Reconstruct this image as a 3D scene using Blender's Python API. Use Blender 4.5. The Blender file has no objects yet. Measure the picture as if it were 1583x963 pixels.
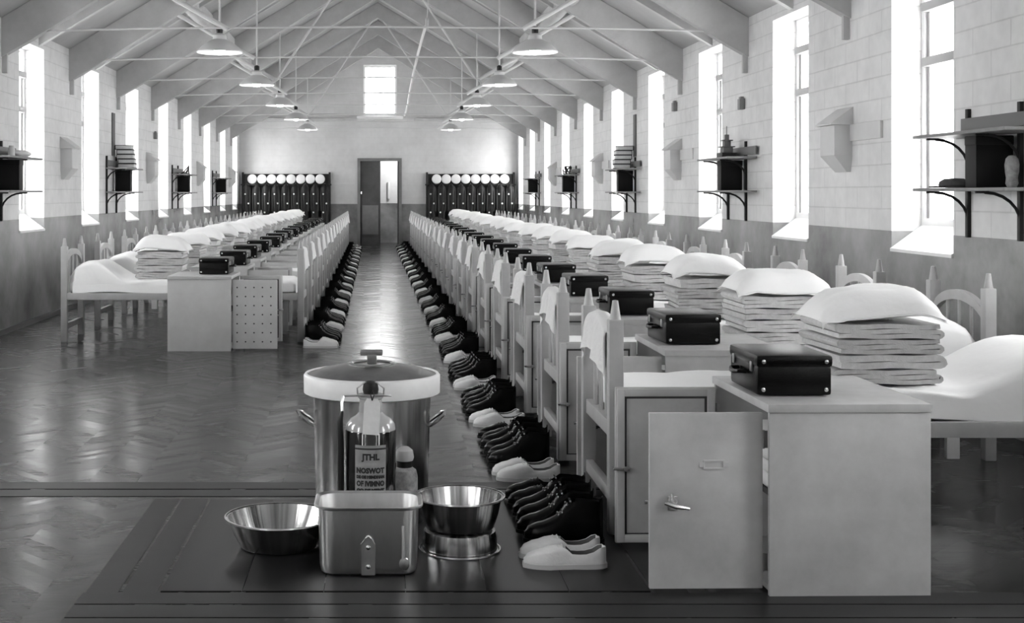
import bpy, bmesh, math, random
from math import sin, cos, pi, radians, sqrt
from mathutils import Vector, Matrix
random.seed(7)
SC = bpy.context.scene
COL = SC.collection

# ------------------------------------------------------------------ helpers
class MB:
    """collects geometry for ONE mesh object"""
    def __init__(s): s.v=[]; s.f=[]; s.m=[]
    def add(s, vs, fs, mi=0):
        o=len(s.v); s.v+= [tuple(p) for p in vs]
        s.f+= [tuple(i+o for i in f) for f in fs]; s.m+=[mi]*len(fs)
    def box(s, x0,x1,y0,y1,z0,z1, b=0.0, mi=0, M=None):
        cx,cy,cz=(x0+x1)/2,(y0+y1)/2,(z0+z1)/2
        dx,dy,dz=abs(x1-x0),abs(y1-y0),abs(z1-z0)
        bm=bmesh.new(); bmesh.ops.create_cube(bm,size=1)
        for v in bm.verts: v.co=Vector((v.co.x*dx,v.co.y*dy,v.co.z*dz))
        if b>0: bmesh.ops.bevel(bm,geom=list(bm.edges),offset=min(b,dx*.45,dy*.45,dz*.45),segments=2,profile=.6,affect='EDGES')
        bm.verts.index_update()
        vs=[v.co+Vector((cx,cy,cz)) for v in bm.verts]
        if M: vs=[M@v for v in vs]
        s.add(vs,[[v.index for v in f.verts] for f in bm.faces],mi); bm.free()
    def lathe(s, prof, n=32, c=(0,0,0), mi=0, sx=1, sy=1, M=None):
        vs=[];fs=[]
        for r,z in prof:
            for i in range(n):
                a=2*pi*i/n; vs.append(Vector((c[0]+r*cos(a)*sx,c[1]+r*sin(a)*sy,c[2]+z)))
        for k in range(len(prof)-1):
            for i in range(n):
                j=(i+1)%n; fs.append((k*n+i,k*n+j,(k+1)*n+j,(k+1)*n+i))
        if M: vs=[M@v for v in vs]
        s.add(vs,fs,mi)
    def tube(s, pts, r, n=8, mi=0, cap=True):
        pts=[Vector(p) for p in pts]; vs=[];fs=[]
        rs=r if isinstance(r,(list,tuple)) else [r]*len(pts)
        up=None
        for i,p in enumerate(pts):
            d=(pts[min(i+1,len(pts)-1)]-pts[max(i-1,0)]).normalized()
            if up is None:
                up=Vector((0,0,1)) if abs(d.z)<.9 else Vector((1,0,0))
            a=d.cross(up).normalized(); b=a.cross(d).normalized(); up=b
            for k in range(n):
                t=2*pi*k/n; vs.append(p+a*cos(t)*rs[i]+b*sin(t)*rs[i])
        for i in range(len(pts)-1):
            for k in range(n):
                j=(k+1)%n; fs.append((i*n+k,i*n+j,(i+1)*n+j,(i+1)*n+k))
        if cap:
            fs.append(tuple(reversed(range(n)))); fs.append(tuple((len(pts)-1)*n+k for k in range(n)))
        s.add(vs,fs,mi)
    def prism(s, poly, a0, a1, axis='y', mi=0):
        n=len(poly)
        def P(p,t):
            if axis=='y': return (p[0],t,p[1])
            if axis=='x': return (t,p[0],p[1])
            return (p[0],p[1],t)
        vs=[P(p,a0) for p in poly]+[P(p,a1) for p in poly]
        fs=[tuple(range(n)),tuple(reversed(range(n,2*n)))]
        for i in range(n):
            j=(i+1)%n; fs.append((i,i+n,j+n,j))
        s.add(vs,fs,mi)
    def grid(s, P, nu, nv, mi=0, wrapu=False):
        vs=[P(i/(nu-1) if not wrapu else i/nu, j/(nv-1)) for j in range(nv) for i in range(nu)]
        fs=[]
        for j in range(nv-1):
            for i in range(nu if wrapu else nu-1):
                k=(i+1)%nu; fs.append((j*nu+i,j*nu+k,(j+1)*nu+k,(j+1)*nu+i))
        s.add(vs,fs,mi)
    def ribbon(s, pts, th, y0, y1, mi=0, closed=False):
        """sheet of thickness th whose XZ path is pts, from y0 to y1"""
        n=len(pts); L=[];R=[]
        for i in range(n):
            p=Vector(pts[i]); a=Vector(pts[max(i-1,0)]); b=Vector(pts[min(i+1,n-1)])
            d=(b-a).normalized(); nn=Vector((-d.y,d.x))
            L.append(p+nn*th/2); R.append(p-nn*th/2)
        vs=[]
        for y in (y0,y1):
            vs+=[(q.x,y,q.y) for q in L]+[(q.x,y,q.y) for q in R]
        fs=[]; o=2*n
        for i in range(n-1):
            fs.append((i,i+1,n+i+1,n+i)); fs.append((o+i+1,o+i,o+n+i,o+n+i+1))
            fs.append((i+1,i,o+i,o+i+1)); fs.append((n+i,n+i+1,o+n+i+1,o+n+i))
        fs.append((0,n,o+n,o)); fs.append((n-1,o+n-1,o+2*n-1,2*n-1))
        s.add(vs,fs,mi)
    def mesh(s, name, mats, sharp=38):
        me=bpy.data.meshes.new(name); me.from_pydata(s.v,[],s.f); me.validate()
        bm=bmesh.new(); bm.from_mesh(me); bmesh.ops.recalc_face_normals(bm,faces=list(bm.faces)); bm.to_mesh(me); bm.free()
        for m in (mats if isinstance(mats,(list,tuple)) else [mats]): me.materials.append(m)
        if len(s.m)==len(me.polygons):
            for p,i in zip(me.polygons,s.m): p.material_index=i
        for p in me.polygons: p.use_smooth=True
        me.set_sharp_from_angle(angle=radians(sharp))
        me.update(); return me
    def build(s, name, mats, parent=None, sharp=38, loc=None):
        o=bpy.data.objects.new(name,s.mesh(name,mats,sharp)); COL.objects.link(o)
        if parent: o.parent=parent
        if loc: o.location=loc
        return o

def tag(o,label=None,cat=None,group=None,kind=None):
    if label: o['label']=label
    if cat: o['category']=cat
    if group: o['group']=group
    if kind: o['kind']=kind
    return o
def empty(name,loc=(0,0,0),rz=0.0):
    o=bpy.data.objects.new(name,None); o.empty_display_size=.05; COL.objects.link(o)
    o.location=loc; o.rotation_euler=(0,0,rz); return o
def copy_tree(o,parent=None):
    c=o.copy(); COL.objects.link(c)
    if parent: c.parent=parent
    for ch in list(o.children): copy_tree(ch,c)
    return c
class Proto:
    """first use places the thing itself, later uses place copies with their parts"""
    def __init__(s,make): s.make=make; s.first=None
    def put(s,loc,rz=0.0,label=None,group=None,rx=0,ry=0):
        if s.first is None: s.first=o=s.make()
        else: o=copy_tree(s.first)
        o.location=loc; o.rotation_euler=(rx,ry,rz)
        if label: o['label']=label
        if group: o['group']=group
        return o

ORD="nearest second third fourth fifth sixth seventh eighth ninth tenth eleventh twelfth thirteenth fourteenth fifteenth sixteenth seventeenth eighteenth nineteenth farthest".split()

# ------------------------------------------------------------------ materials (black and white photograph: neutral greys)
def mat(name,val,rough=.5,metal=0.0,noise=0.0,nscale=5.0,bump=0.0,bscale=60.0,spec=.5,coat=0.0,stretch=(1,1,1),emit=0.0):
    m=bpy.data.materials.new(name); m.use_nodes=True; nt=m.node_tree; N=nt.nodes; L=nt.links
    b=N['Principled BSDF']; b.inputs['Roughness'].default_value=rough; b.inputs['Metallic'].default_value=metal
    b.inputs['Specular IOR Level'].default_value=spec; b.inputs['Coat Weight'].default_value=coat; b.inputs['Coat Roughness'].default_value=.12
    b.inputs['Base Color'].default_value=(val,val,val,1)
    if emit: 
        b.inputs['Emission Color'].default_value=(1,1,1,1); b.inputs['Emission Strength'].default_value=emit
    if noise or bump:
        tc=N.new('ShaderNodeTexCoord'); mp=N.new('ShaderNodeMapping'); mp.inputs['Scale'].default_value=stretch
        L.new(tc.outputs['Object'],mp.inputs['Vector'])
    if noise:
        n=N.new('ShaderNodeTexNoise'); n.inputs['Scale'].default_value=nscale; n.inputs['Detail'].default_value=6; n.inputs['Roughness'].default_value=.65
        L.new(mp.outputs['Vector'],n.inputs['Vector'])
        r=N.new('ShaderNodeMapRange'); r.inputs['From Min'].default_value=.3; r.inputs['From Max'].default_value=.7
        r.inputs['To Min'].default_value=val*(1-noise); r.inputs['To Max'].default_value=min(.95,val*(1+noise*.8))
        L.new(n.outputs['Fac'],r.inputs['Value'])
        c=N.new('ShaderNodeCombineColor')
        for k in ('Red','Green','Blue'): L.new(r.outputs['Result'],c.inputs[k])
        L.new(c.outputs['Color'],b.inputs['Base Color'])
    if bump:
        n2=N.new('ShaderNodeTexNoise'); n2.inputs['Scale'].default_value=bscale; n2.inputs['Detail'].default_value=4
        L.new(mp.outputs['Vector'],n2.inputs['Vector'])
        bp=N.new('ShaderNodeBump'); bp.inputs['Strength'].default_value=bump; bp.inputs['Distance'].default_value=.01
        L.new(n2.outputs['Fac'],bp.inputs['Height']); L.new(bp.outputs['Normal'],b.inputs['Normal'])
    return m

def wall_mat(name, axis, lo_up=.60, hi_up=.74):
    """painted brick: white above, grey gloss dado below 1.05 m"""
    m=bpy.data.materials.new(name); m.use_nodes=True; nt=m.node_tree; N=nt.nodes; L=nt.links
    b=N['Principled BSDF']
    tc=N.new('ShaderNodeTexCoord'); sp=N.new('ShaderNodeSeparateXYZ'); L.new(tc.outputs['Object'],sp.inputs[0])
    cb=N.new('ShaderNodeCombineXYZ'); L.new(sp.outputs['Y' if axis=='x' else 'X'],cb.inputs['X']); L.new(sp.outputs['Z'],cb.inputs['Y'])
    br=N.new('ShaderNodeTexBrick'); br.inputs['Scale'].default_value=1.0
    br.inputs['Brick Width'].default_value=.45; br.inputs['Row Height'].default_value=.15; br.inputs['Mortar Size'].default_value=.006
    br.inputs['Mortar Smooth'].default_value=.5
    L.new(cb.outputs[0],br.inputs['Vector'])
    no=N.new('ShaderNodeTexNoise'); no.inputs['Scale'].default_value=1.3; no.inputs['Detail'].default_value=7; no.inputs['Roughness'].default_value=.6
    L.new(tc.outputs['Object'],no.inputs['Vector'])
    no2=N.new('ShaderNodeTexNoise'); no2.inputs['Scale'].default_value=9; no2.inputs['Detail'].default_value=6
    L.new(tc.outputs['Object'],no2.inputs['Vector'])
    def rng(src,a,b_,lo=.3,hi=.7):
        r=N.new('ShaderNodeMapRange'); r.inputs['From Min'].default_value=lo; r.inputs['From Max'].default_value=hi
        r.inputs['To Min'].default_value=a; r.inputs['To Max'].default_value=b_; L.new(src,r.inputs['Value']); return r.outputs['Result']
    up=rng(no.outputs['Fac'],lo_up,hi_up); dn=rng(no.outputs['Fac'],.10,.36)
    mm=N.new('ShaderNodeMath'); mm.operation='MULTIPLY_ADD'; L.new(no2.outputs['Fac'],mm.inputs[0]); q_=.18 if axis=='x' else .08; mm.inputs[1].default_value=q_; mm.inputs[2].default_value=-q_/2
    def add(a,c):
        q=N.new('ShaderNodeMath'); q.operation='ADD'; L.new(a,q.inputs[0]); L.new(c,q.inputs[1]); return q.outputs[0]
    # mortar lines a little darker
    mo=N.new('ShaderNodeMath'); mo.operation='MULTIPLY'; L.new(br.outputs['Fac'],mo.inputs[0]); mo.inputs[1].default_value=-.10 if axis=='x' else -.03
    up=add(add(up,mm.outputs[0]),mo.outputs[0])
    st=N.new('ShaderNodeMath'); st.operation='GREATER_THAN'; L.new(sp.outputs['Z'],st.inputs[0]); st.inputs[1].default_value=1.055
    mx=N.new('ShaderNodeMix'); L.new(st.outputs[0],mx.inputs[0]); L.new(dn,mx.inputs[2]); L.new(up,mx.inputs[3])
    c=N.new('ShaderNodeCombineColor')
    for k in ('Red','Green','Blue'): L.new(mx.outputs[0],c.inputs[k])
    L.new(c.outputs['Color'],b.inputs['Base Color'])
    ro=N.new('ShaderNodeMix'); L.new(st.outputs[0],ro.inputs[0]); ro.inputs[2].default_value=.24; ro.inputs[3].default_value=.55
    L.new(ro.outputs[0],b.inputs['Roughness'])
    bp=N.new('ShaderNodeBump'); bp.inputs['Strength'].default_value=.35 if axis=='x' else .15; bp.inputs['Distance'].default_value=.01; bp.invert=True
    hs=N.new('ShaderNodeMath'); hs.operation='MULTIPLY_ADD'; L.new(no2.outputs['Fac'],hs.inputs[0]); hs.inputs[1].default_value=.4; L.new(br.outputs['Fac'],hs.inputs[2])
    hq=N.new('ShaderNodeMath'); hq.operation='MULTIPLY'; L.new(hs.outputs[0],hq.inputs[0]); L.new(st.outputs[0],hq.inputs[1]); hw=N.new('ShaderNodeMath'); hw.operation='MULTIPLY_ADD'; L.new(no.outputs['Fac'],hw.inputs[0]); hw.inputs[1].default_value=.8; L.new(hq.outputs[0],hw.inputs[2]); L.new(hw.outputs[0],bp.inputs['Height']); L.new(bp.outputs['Normal'],b.inputs['Normal'])
    return m

def floor_mat():
    """dark polished block floor laid in herringbone"""
    m=bpy.data.materials.new('polished_block_floor'); m.use_nodes=True; nt=m.node_tree; N=nt.nodes; L=nt.links
    b=N['Principled BSDF']; tc=N.new('ShaderNodeTexCoord')
    sp=N.new('ShaderNodeSeparateXYZ'); L.new(tc.outputs['Object'],sp.inputs[0])
    def M(op,a,c=None,d=None):
        q=N.new('ShaderNodeMath'); q.operation=op
        for i,x in enumerate((a,c,d)):
            if x is None: continue
            if isinstance(x,(int,float)): q.inputs[i].default_value=x
            else: L.new(x,q.inputs[i])
        return q.outputs[0]
    # zig-zag: rows of blocks at 45 degrees, flipped each 0.22 m column
    P=.22
    pp=M('PINGPONG',sp.outputs['X'],P)
    u=M('ADD',sp.outputs['Y'],pp)           # rows run diagonal
    row=M('FRACT',M('DIVIDE',u,.075))
    gap=M('LESS_THAN',row,.07)
    colu=M('FRACT',M('DIVIDE',sp.outputs['X'],P)); gap2=M('LESS_THAN',colu,.02)
    rid=M('FLOOR',M('DIVIDE',u,.075)); cid=M('FLOOR',M('DIVIDE',sp.outputs['X'],P))
    cb=N.new('ShaderNodeCombineXYZ'); L.new(rid,cb.inputs[0]); L.new(cid,cb.inputs[1])
    wn=N.new('ShaderNodeTexWhiteNoise'); L.new(cb.outputs[0],wn.inputs['Vector'])
    no=N.new('ShaderNodeTexNoise'); no.inputs['Scale'].default_value=1.1; no.inputs['Detail'].default_value=6; L.new(tc.outputs['Object'],no.inputs['Vector'])
    val=M('ADD',M('MULTIPLY',wn.outputs['Value'],.026),M('MULTIPLY',no.outputs['Fac'],.02))
    val=M('ADD',val,.003)
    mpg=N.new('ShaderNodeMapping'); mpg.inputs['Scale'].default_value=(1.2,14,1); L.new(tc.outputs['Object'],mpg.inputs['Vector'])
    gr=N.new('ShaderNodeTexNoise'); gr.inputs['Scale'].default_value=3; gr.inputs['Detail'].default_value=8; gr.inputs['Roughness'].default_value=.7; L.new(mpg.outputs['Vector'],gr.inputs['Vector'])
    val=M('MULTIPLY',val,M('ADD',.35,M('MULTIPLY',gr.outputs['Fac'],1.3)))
    val=M('MULTIPLY',val,M('SUBTRACT',1.0,M('MULTIPLY',M('MAXIMUM',gap,gap2),.6)))
    c=N.new('ShaderNodeCombineColor')
    for k in ('Red','Green','Blue'): L.new(val,c.inputs[k])
    L.new(c.outputs['Color'],b.inputs['Base Color'])
    no3=N.new('ShaderNodeTexNoise'); no3.inputs['Scale'].default_value=2.2; no3.inputs['Detail'].default_value=5; L.new(tc.outputs['Object'],no3.inputs['Vector'])
    L.new(M('ADD',M('MULTIPLY',no3.outputs['Fac'],.09),M('ADD',M('MULTIPLY',wn.outputs['Value'],.13),M('MULTIPLY',gr.outputs['Fac'],.22))),b.inputs['Roughness'])
    b.inputs['Specular IOR Level'].default_value=.44
    bp=N.new('ShaderNodeBump'); bp.inputs['Strength'].default_value=.16; bp.inputs['Distance'].default_value=.003
    wv=N.new('ShaderNodeTexNoise'); wv.inputs['Scale'].default_value=4; wv.inputs['Detail'].default_value=3
    L.new(tc.outputs['Object'],wv.inputs['Vector'])
    L.new(M('SUBTRACT',M('ADD',M('MULTIPLY',wv.outputs['Fac'],1.5),M('MULTIPLY',gr.outputs['Fac'],.5)),M('MULTIPLY',M('MAXIMUM',gap,gap2),.12)),bp.inputs['Height'])
    L.new(bp.outputs['Normal'],b.inputs['Normal'])
    return m

W_side=wall_mat('painted_brick_side','x'); W_end=wall_mat('painted_brick_end','y',.52,.64)
M_floor=floor_mat()
M_ceil=mat('ceiling_paint',.42,.7,noise=.12,nscale=1.5,spec=.2)
M_beam=mat('beam_paint',.50,.9,noise=.12,nscale=3,spec=0.0)
M_rod=mat('rod_paint',.62,.7,spec=.2)
M_white=mat('white_gloss_paint',.80,.35,noise=.04,nscale=3)
M_wf=mat('window_bar_paint',.30,.5,noise=.05)
M_bed=mat('bed_paint',.42,.42,noise=.12,nscale=6)
M_lock=mat('locker_paint',.50,.5,noise=.24,nscale=2.4,bump=.04,bscale=25)
M_lockin=mat('locker_inside',.06,.7,noise=.2,nscale=5)
M_lockL=mat('pale_locker_paint',.58,.5,noise=.12,nscale=3.2,bump=.04,bscale=25)
M_sheet=mat('white_sheet',.90,.9,bump=.4,bscale=6,spec=.2)
M_pillow=mat('pillow_cotton',.90,.9,bump=.55,bscale=9,spec=.2)
M_blank=[mat('blanket_wool',.50,.95,noise=.14,nscale=40,bump=.2,bscale=220,spec=.1),mat('pale_blanket_wool',.58,.95,noise=.12,nscale=40,bump=.2,bscale=220,spec=.1)]
M_towel=mat('white_towel',.74,.95,bump=.4,bscale=40,spec=.1)
M_black=mat('black_leatherette',.003,.26,noise=.3,nscale=30,bump=.10,bscale=160,spec=.22)
M_blackm=mat('black_box',.004,.5,noise=.3,nscale=8,spec=.2)
M_stud=mat('nickel_stud',.75,.25,metal=1)
M_brass=mat('latch_metal',.5,.35,metal=1)
M_canvas=mat('white_canvas',.80,.85,noise=.06,nscale=30,bump=.15,bscale=120,spec=.2)
M_rub=mat('rubber_sole',.55,.6)
M_blk=mat('black_shoe_leather',.002,.25,noise=.3,nscale=20,spec=.16)
M_blksole=mat('black_sole',.004,.6,spec=.15)
M_lace=mat('black_lace',.012,.6,spec=.2)
M_inside=mat('shoe_lining',.10,.9)
M_steel=mat('polished_steel',.62,.20,metal=1,noise=.10,nscale=6,bump=.03,bscale=40)
def spun(name,val,rough,amt,bump):
    m=mat(name,val,rough,metal=1); nt=m.node_tree; N=nt.nodes; L=nt.links; b=N['Principled BSDF']
    tc=N.new('ShaderNodeTexCoord'); sp=N.new('ShaderNodeSeparateXYZ'); L.new(tc.outputs['Object'],sp.inputs[0])
    at=N.new('ShaderNodeMath'); at.operation='ARCTAN2'; L.new(sp.outputs['X'],at.inputs[0]); L.new(sp.outputs['Y'],at.inputs[1])
    cs=N.new('ShaderNodeMath'); cs.operation='SINE'; L.new(at.outputs[0],cs.inputs[0]); cc=N.new('ShaderNodeMath'); cc.operation='COSINE'; L.new(at.outputs[0],cc.inputs[0])
    cb=N.new('ShaderNodeCombineXYZ'); L.new(cs.outputs[0],cb.inputs[0]); L.new(cc.outputs[0],cb.inputs[1])
    no=N.new('ShaderNodeTexNoise'); no.inputs['Scale'].default_value=4.5; no.inputs['Detail'].default_value=5; L.new(cb.outputs[0],no.inputs['Vector'])
    r=N.new('ShaderNodeMapRange'); r.inputs['From Min'].default_value=.35; r.inputs['From Max'].default_value=.65; r.inputs['To Min'].default_value=val*(1-amt); r.inputs['To Max'].default_value=min(.95,val*(1+amt)); L.new(no.outputs['Fac'],r.inputs['Value'])
    c=N.new('ShaderNodeCombineColor')
    for k in ('Red','Green','Blue'): L.new(r.outputs[0],c.inputs[k])
    L.new(c.outputs[0],b.inputs['Base Color'])
    bp=N.new('ShaderNodeBump'); bp.inputs['Strength'].default_value=bump; bp.inputs['Distance'].default_value=.01; L.new(no.outputs['Fac'],bp.inputs['Height']); L.new(bp.outputs[0],b.inputs['Normal'])
    return m
M_spun=spun('spun_steel',.60,.2,.55,.3)
M_drum=spun('drum_steel',.58,.24,.5,.2)
M_tin=mat('tinned_metal',.80,.29,metal=1,noise=.16,nscale=7,bump=.05,bscale=20,stretch=(1,1,.25))
M_lid=mat('lid_metal',.35,.35,metal=1,noise=.2,nscale=8)
M_enam=mat('white_enamel',.80,.4,noise=.05,nscale=12)
M_iron=mat('black_iron',.012,.45,spec=.3)
M_dark=mat('dark_wood',.012,.5,noise=.3,nscale=6,stretch=(1,6,1))
M_coat=mat('navy_serge',.008,.5,noise=.3,nscale=20,spec=.3)
M_cap=mat('white_cap_cloth',.80,.8)
M_paper=mat('label_paper',.72,.8,noise=.06,nscale=40)
M_ink=mat('ink',.02,.7)
M_lshade=mat('lamp_enamel',.62,.35)
M_bulb=mat('lit_bulb',.9,.4,emit=9)
M_doord=mat('dark_door_paint',.07,.5,noise=.3,nscale=3)
M_frame=mat('door_frame_paint',.20,.45,noise=.2,nscale=3)
M_vent=mat('ventilator_paint',.60,.5,noise=.05,nscale=4)
M_hatch=mat('hatch_boards',.008,.3,noise=.4,nscale=5,stretch=(1,.3,1),spec=.28)
M_strip=mat('floor_strip',.014,.34,noise=.45,nscale=5,stretch=(.3,1,1),spec=.28)
def glass_mat(name,val=1.0):
    m=bpy.data.materials.new(name); m.use_nodes=True; nt=m.node_tree; N=nt.nodes; L=nt.links
    N.remove(N['Principled BSDF']); out=N['Material Output']
    t=N.new('ShaderNodeBsdfTransparent'); t.inputs[0].default_value=(val,val,val,1)
    g=N.new('ShaderNodeBsdfGlossy'); g.inputs['Roughness'].default_value=.05
    x=N.new('ShaderNodeMixShader'); x.inputs[0].default_value=.06; L.new(t.outputs[0],x.inputs[1]); L.new(g.outputs[0],x.inputs[2])
    L.new(x.outputs[0],out.inputs[0]); return m
M_glass=glass_mat('window_glass')
M_bottle=mat('dark_bottle_glass',.006,.06,noise=0,coat=.5)
M_neck=mat('pale_glass',.45,.08,spec=.8)

# ------------------------------------------------------------------ room dimensions (metres)
XR,XL=3.40,-3.50; XC=-.05; YB=32.1; YF=-3.2
ZR=5.0; SL=.60
def zc(x): return ZR-SL*abs(x-XC)
ZS,ZH=.94,2.80      # window sill and head
WW=.93; TH=.34
RW=[8.14+2.6*k for k in range(-4,9)]+[31.3]
LW=[13.0+2.62*k for k in range(-6,7)]+[31.1]
DXa,DXb,DZ=-.57,.53,2.19
GXa,GXb,GZa,GZb=-.42,.40,3.26,4.50

# floor
mb=MB(); mb.box(XL-TH,XR+TH,YF-TH,YB+.0,-.12,0)
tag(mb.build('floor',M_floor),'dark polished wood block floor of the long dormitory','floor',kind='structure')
for args,nm in (((-.72,.885,4.23,5.50),'hatch'),):
    x0,x1,y0,y1=args
    mb=MB()
    n=6
    for i in range(n):
        a=x0+(x1-x0)*i/n; b_=x0+(x1-x0)*(i+1)/n
        mb.box(a+.0015,b_-.0015,y0,y1,-.01,.003)
    tag(mb.build('floor_panel',M_hatch),'dark square hatch boards set into the floor under the drum','floor panel',kind='structure')
    mb=MB()
    for (a,b_,c,d) in ((x0-.012-.11,x0-.012,y0-.02,y1+.02),(x0-.24,x0-.135,y0-.02,y1+.02),(x1+.012,x1+.12,y0-.02,y1+.02)):
        mb.box(a,b_,c,d,-.01,.002)
    tag(mb.build('floor_strip',M_strip),'two border boards along the floor hatch edges','floor strip',kind='structure')
mb=MB(); mb.box(-.97,3.2,4.10,4.215,-.01,.002); mb.box(-.97,3.2,3.97,4.09,-.01,.002); mb.box(-.97,3.2,3.84,3.96,-.01,.002)
tag(mb.build('floor_strip',M_strip),'dark border boards across the floor in front of the hatch','floor strip',kind='structure')
mb=MB(); mb.box(-3.3,1.0,5.56,5.68,-.01,.002); mb.box(-3.3,1.0,5.70,5.83,-.01,.002)
tag(mb.build('floor_strip',M_strip),'long cross boards set across the floor behind the hatch','floor strip',kind='structure')

# ceiling: two slopes with secondary rafters and purlins as parts
ce=empty('ceiling'); tag(ce,'pale boarded pitched ceiling above the dormitory','ceiling',kind='structure')
for sgn,xe in ((-1,XL-TH),(1,XR+TH)):
    mb=MB(); mb.prism([(xe,zc(xe)),(XC,ZR),(XC,ZR+.14),(xe,zc(xe)+.14)],YF-TH,YB+.25)
    o=mb.build('ceiling_slope',M_ceil,ce); o['kind']='structure'
TR=[1.59+2.6*k for k in range(-1,12)]
for y in [t+1.3 for t in TR if t+1.3<31.5]:
    mb=MB()
    for xe in (XL,XR):
        mb.prism([(xe,zc(xe)+.01),(XC,ZR+.01),(XC,ZR-.13),(xe,zc(xe)-.11)],y-.04,y+.04)
    o=mb.build('rafter_beam',M_beam,ce); o['kind']='structure'
for sx in (-1,1):
    x=XC+sx*2.2
    mb=MB(); mb.tube([(x,YF,zc(x)-.19),(x,YB,zc(x)-.19)],.075,12)
    mb.box(x-.03,x+.03,YF,YB,zc(x)-.14,zc(x)-.01)
    o=mb.build('purlin_beam',M_beam,ce); o['kind']='structure'

# roof trusses
def make_truss(diag=True):
    r=empty('roof_beam'); tag(r,'white painted roof truss with thin tie rod','roof truss',kind='structure')
    for xe in (XL,XR):
        s=-1 if xe<0 else 1
        mb=MB(); mb.prism([(xe,zc(xe)-.005),(XC,ZR-.005),(XC,ZR-.30),(xe-s*.25,zc(xe)-.22),(xe,zc(xe)-.36)],-.05,.05)
        mb.build('rafter',M_beam,r)
        mb=MB(); mb.box(xe-s*.045,xe,-.02,.02,2.42,zc(xe)-.30); mb.build('wall_post',M_beam,r)
        mb=MB(); xn=XC+s*1.32
        if diag: mb.tube([(xn,0,2.83),(XC+s*.04,0,ZR-.25)],.015,8); mb.build('diagonal_rod',M_rod,r)
        mb=MB(); xs=XC+s*2.35
        mb.tube([(xn+s*.05,0,2.83),(xs,0,zc(xs)-.2)],.024,8); mb.build('strut',M_rod,r)
    mb=MB(); mb.tube([(XL+.02,0,2.80),(-2.2,0,2.835),(XC,0,2.85),(2.1,0,2.835),(XR-.02,0,2.80)],.010,8); mb.build('tie_rod',M_rod,r)
    return r
P1=Proto(make_truss); P2=Proto(lambda:make_truss(False))
for i,y in enumerate(TR):
    (P1 if i%3==1 else P2).put((0,y,0),label='white painted roof truss with thin tie rod, %s along the ceiling'%ORD[i])

# side walls
def side_wall(name,xw,ys,label):
    out=1 if xw>0 else -1
    x0,x1=sorted((xw,xw+out*TH))
    mb=MB(); top=zc(xw)+.05
    mb.box(x0,x1,YF-TH,YB+.25,-.1,ZS); mb.box(x0,x1,YF-TH,YB+.25,ZH,top)
    e=[YF-TH]
    for y in ys: e+=[y-WW/2,y+WW/2]
    e.append(YB+.25)
    for i in range(0,len(e),2):
        mb.box(x0,x1,e[i],e[i+1],ZS,ZH)
    tag(mb.build(name,W_side),label,'wall',kind='structure')
side_wall('wall_right',XR,RW,'right wall of white painted brick with grey dado and tall windows')
side_wall('wall_left',XL,LW,'left wall of white painted brick with grey dado and tall windows')

def make_window():
    """right wall window, origin on the wall face at floor level, opening along y, outward +x"""
    r=empty('window'); r['kind']='structure'; r['category']='window'
    h=WW/2; d=.20
    mb=MB(); t=.05
    mb.box(d,d+.07,-h,-h+t,ZS+.1,ZH); mb.box(d,d+.07,h-t,h,ZS+.1,ZH)
    mb.box(d,d+.07,-h+t,h-t,ZH-t,ZH); mb.box(d,d+.07,-h+t,h-t,ZS+.1,ZS+.2)
    mb.build('window_frame',M_white,r)
    mb=MB(); mb.box(d-.02,d+.06,-h+t,h-t,2.14,2.20,b=.006); mb.build('transom_bar',M_wf,r)
    mb=MB(); mb.box(d-.03,d+.06,-h+t,h-t,2.50,2.56,b=.006); mb.build('transom_bar',M_wf,r)
    mb=MB()
    for (a,b_) in ((-h+t,-h+t+.04),(h-t-.04,h-t),(-.02,.02)): mb.box(d+.015,d+.05,a,b_,ZS+.2,2.14)
    for (a,b_) in ((-h+t,-h+t+.04),(h-t-.04,h-t)): mb.box(d+.015,d+.05,a,b_,2.2,2.5)
    mb.build('sash',M_wf,r)
    mb=MB(); mb.box(d+.03,d+.036,-h+t,h-t,ZS+.2,ZH-t); mb.build('pane',M_glass,r)
    mb=MB(); mb.prism([(-.012,ZS-.02),(-.012,ZS+.0),(d+.02,ZS+.17),(d+.02,ZS-.02)],-h+.002,h-.002); mb.build('window_sill',M_white,r)
    return r
PW=Proto(make_window)
n=1
for ys,xw,side in ((RW,XR,'right'),(LW,XL,'left')):
    vis=[y for y in ys if y>7.5]
    for y in ys:
        if y>7.5:
            lb='tall white %s wall window, %s from the near end'%(side,ORD[vis.index(y)])
        else: lb='%s of the tall white %s wall windows outside the near end of the view'%(ORD[[q for q in ys if q<=7.5].index(y)],side)
        o=PW.put((xw,y,0),0 if xw>0 else pi,lb); o.name='window_%d'%n; n+=1
        l=bpy.data.lights.new('daylight_portal','AREA'); l.shape='RECTANGLE'; l.size=ZH-ZS; l.size_y=WW; l.cycles.is_portal=True
        lo=bpy.data.objects.new('daylight_portal',l); COL.objects.link(lo)
        s=1 if xw>0 else -1
        lo.location=(xw+s*(TH+.02),y,(ZS+ZH)/2); lo.rotation_euler=(0,s*pi/2,0)

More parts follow.
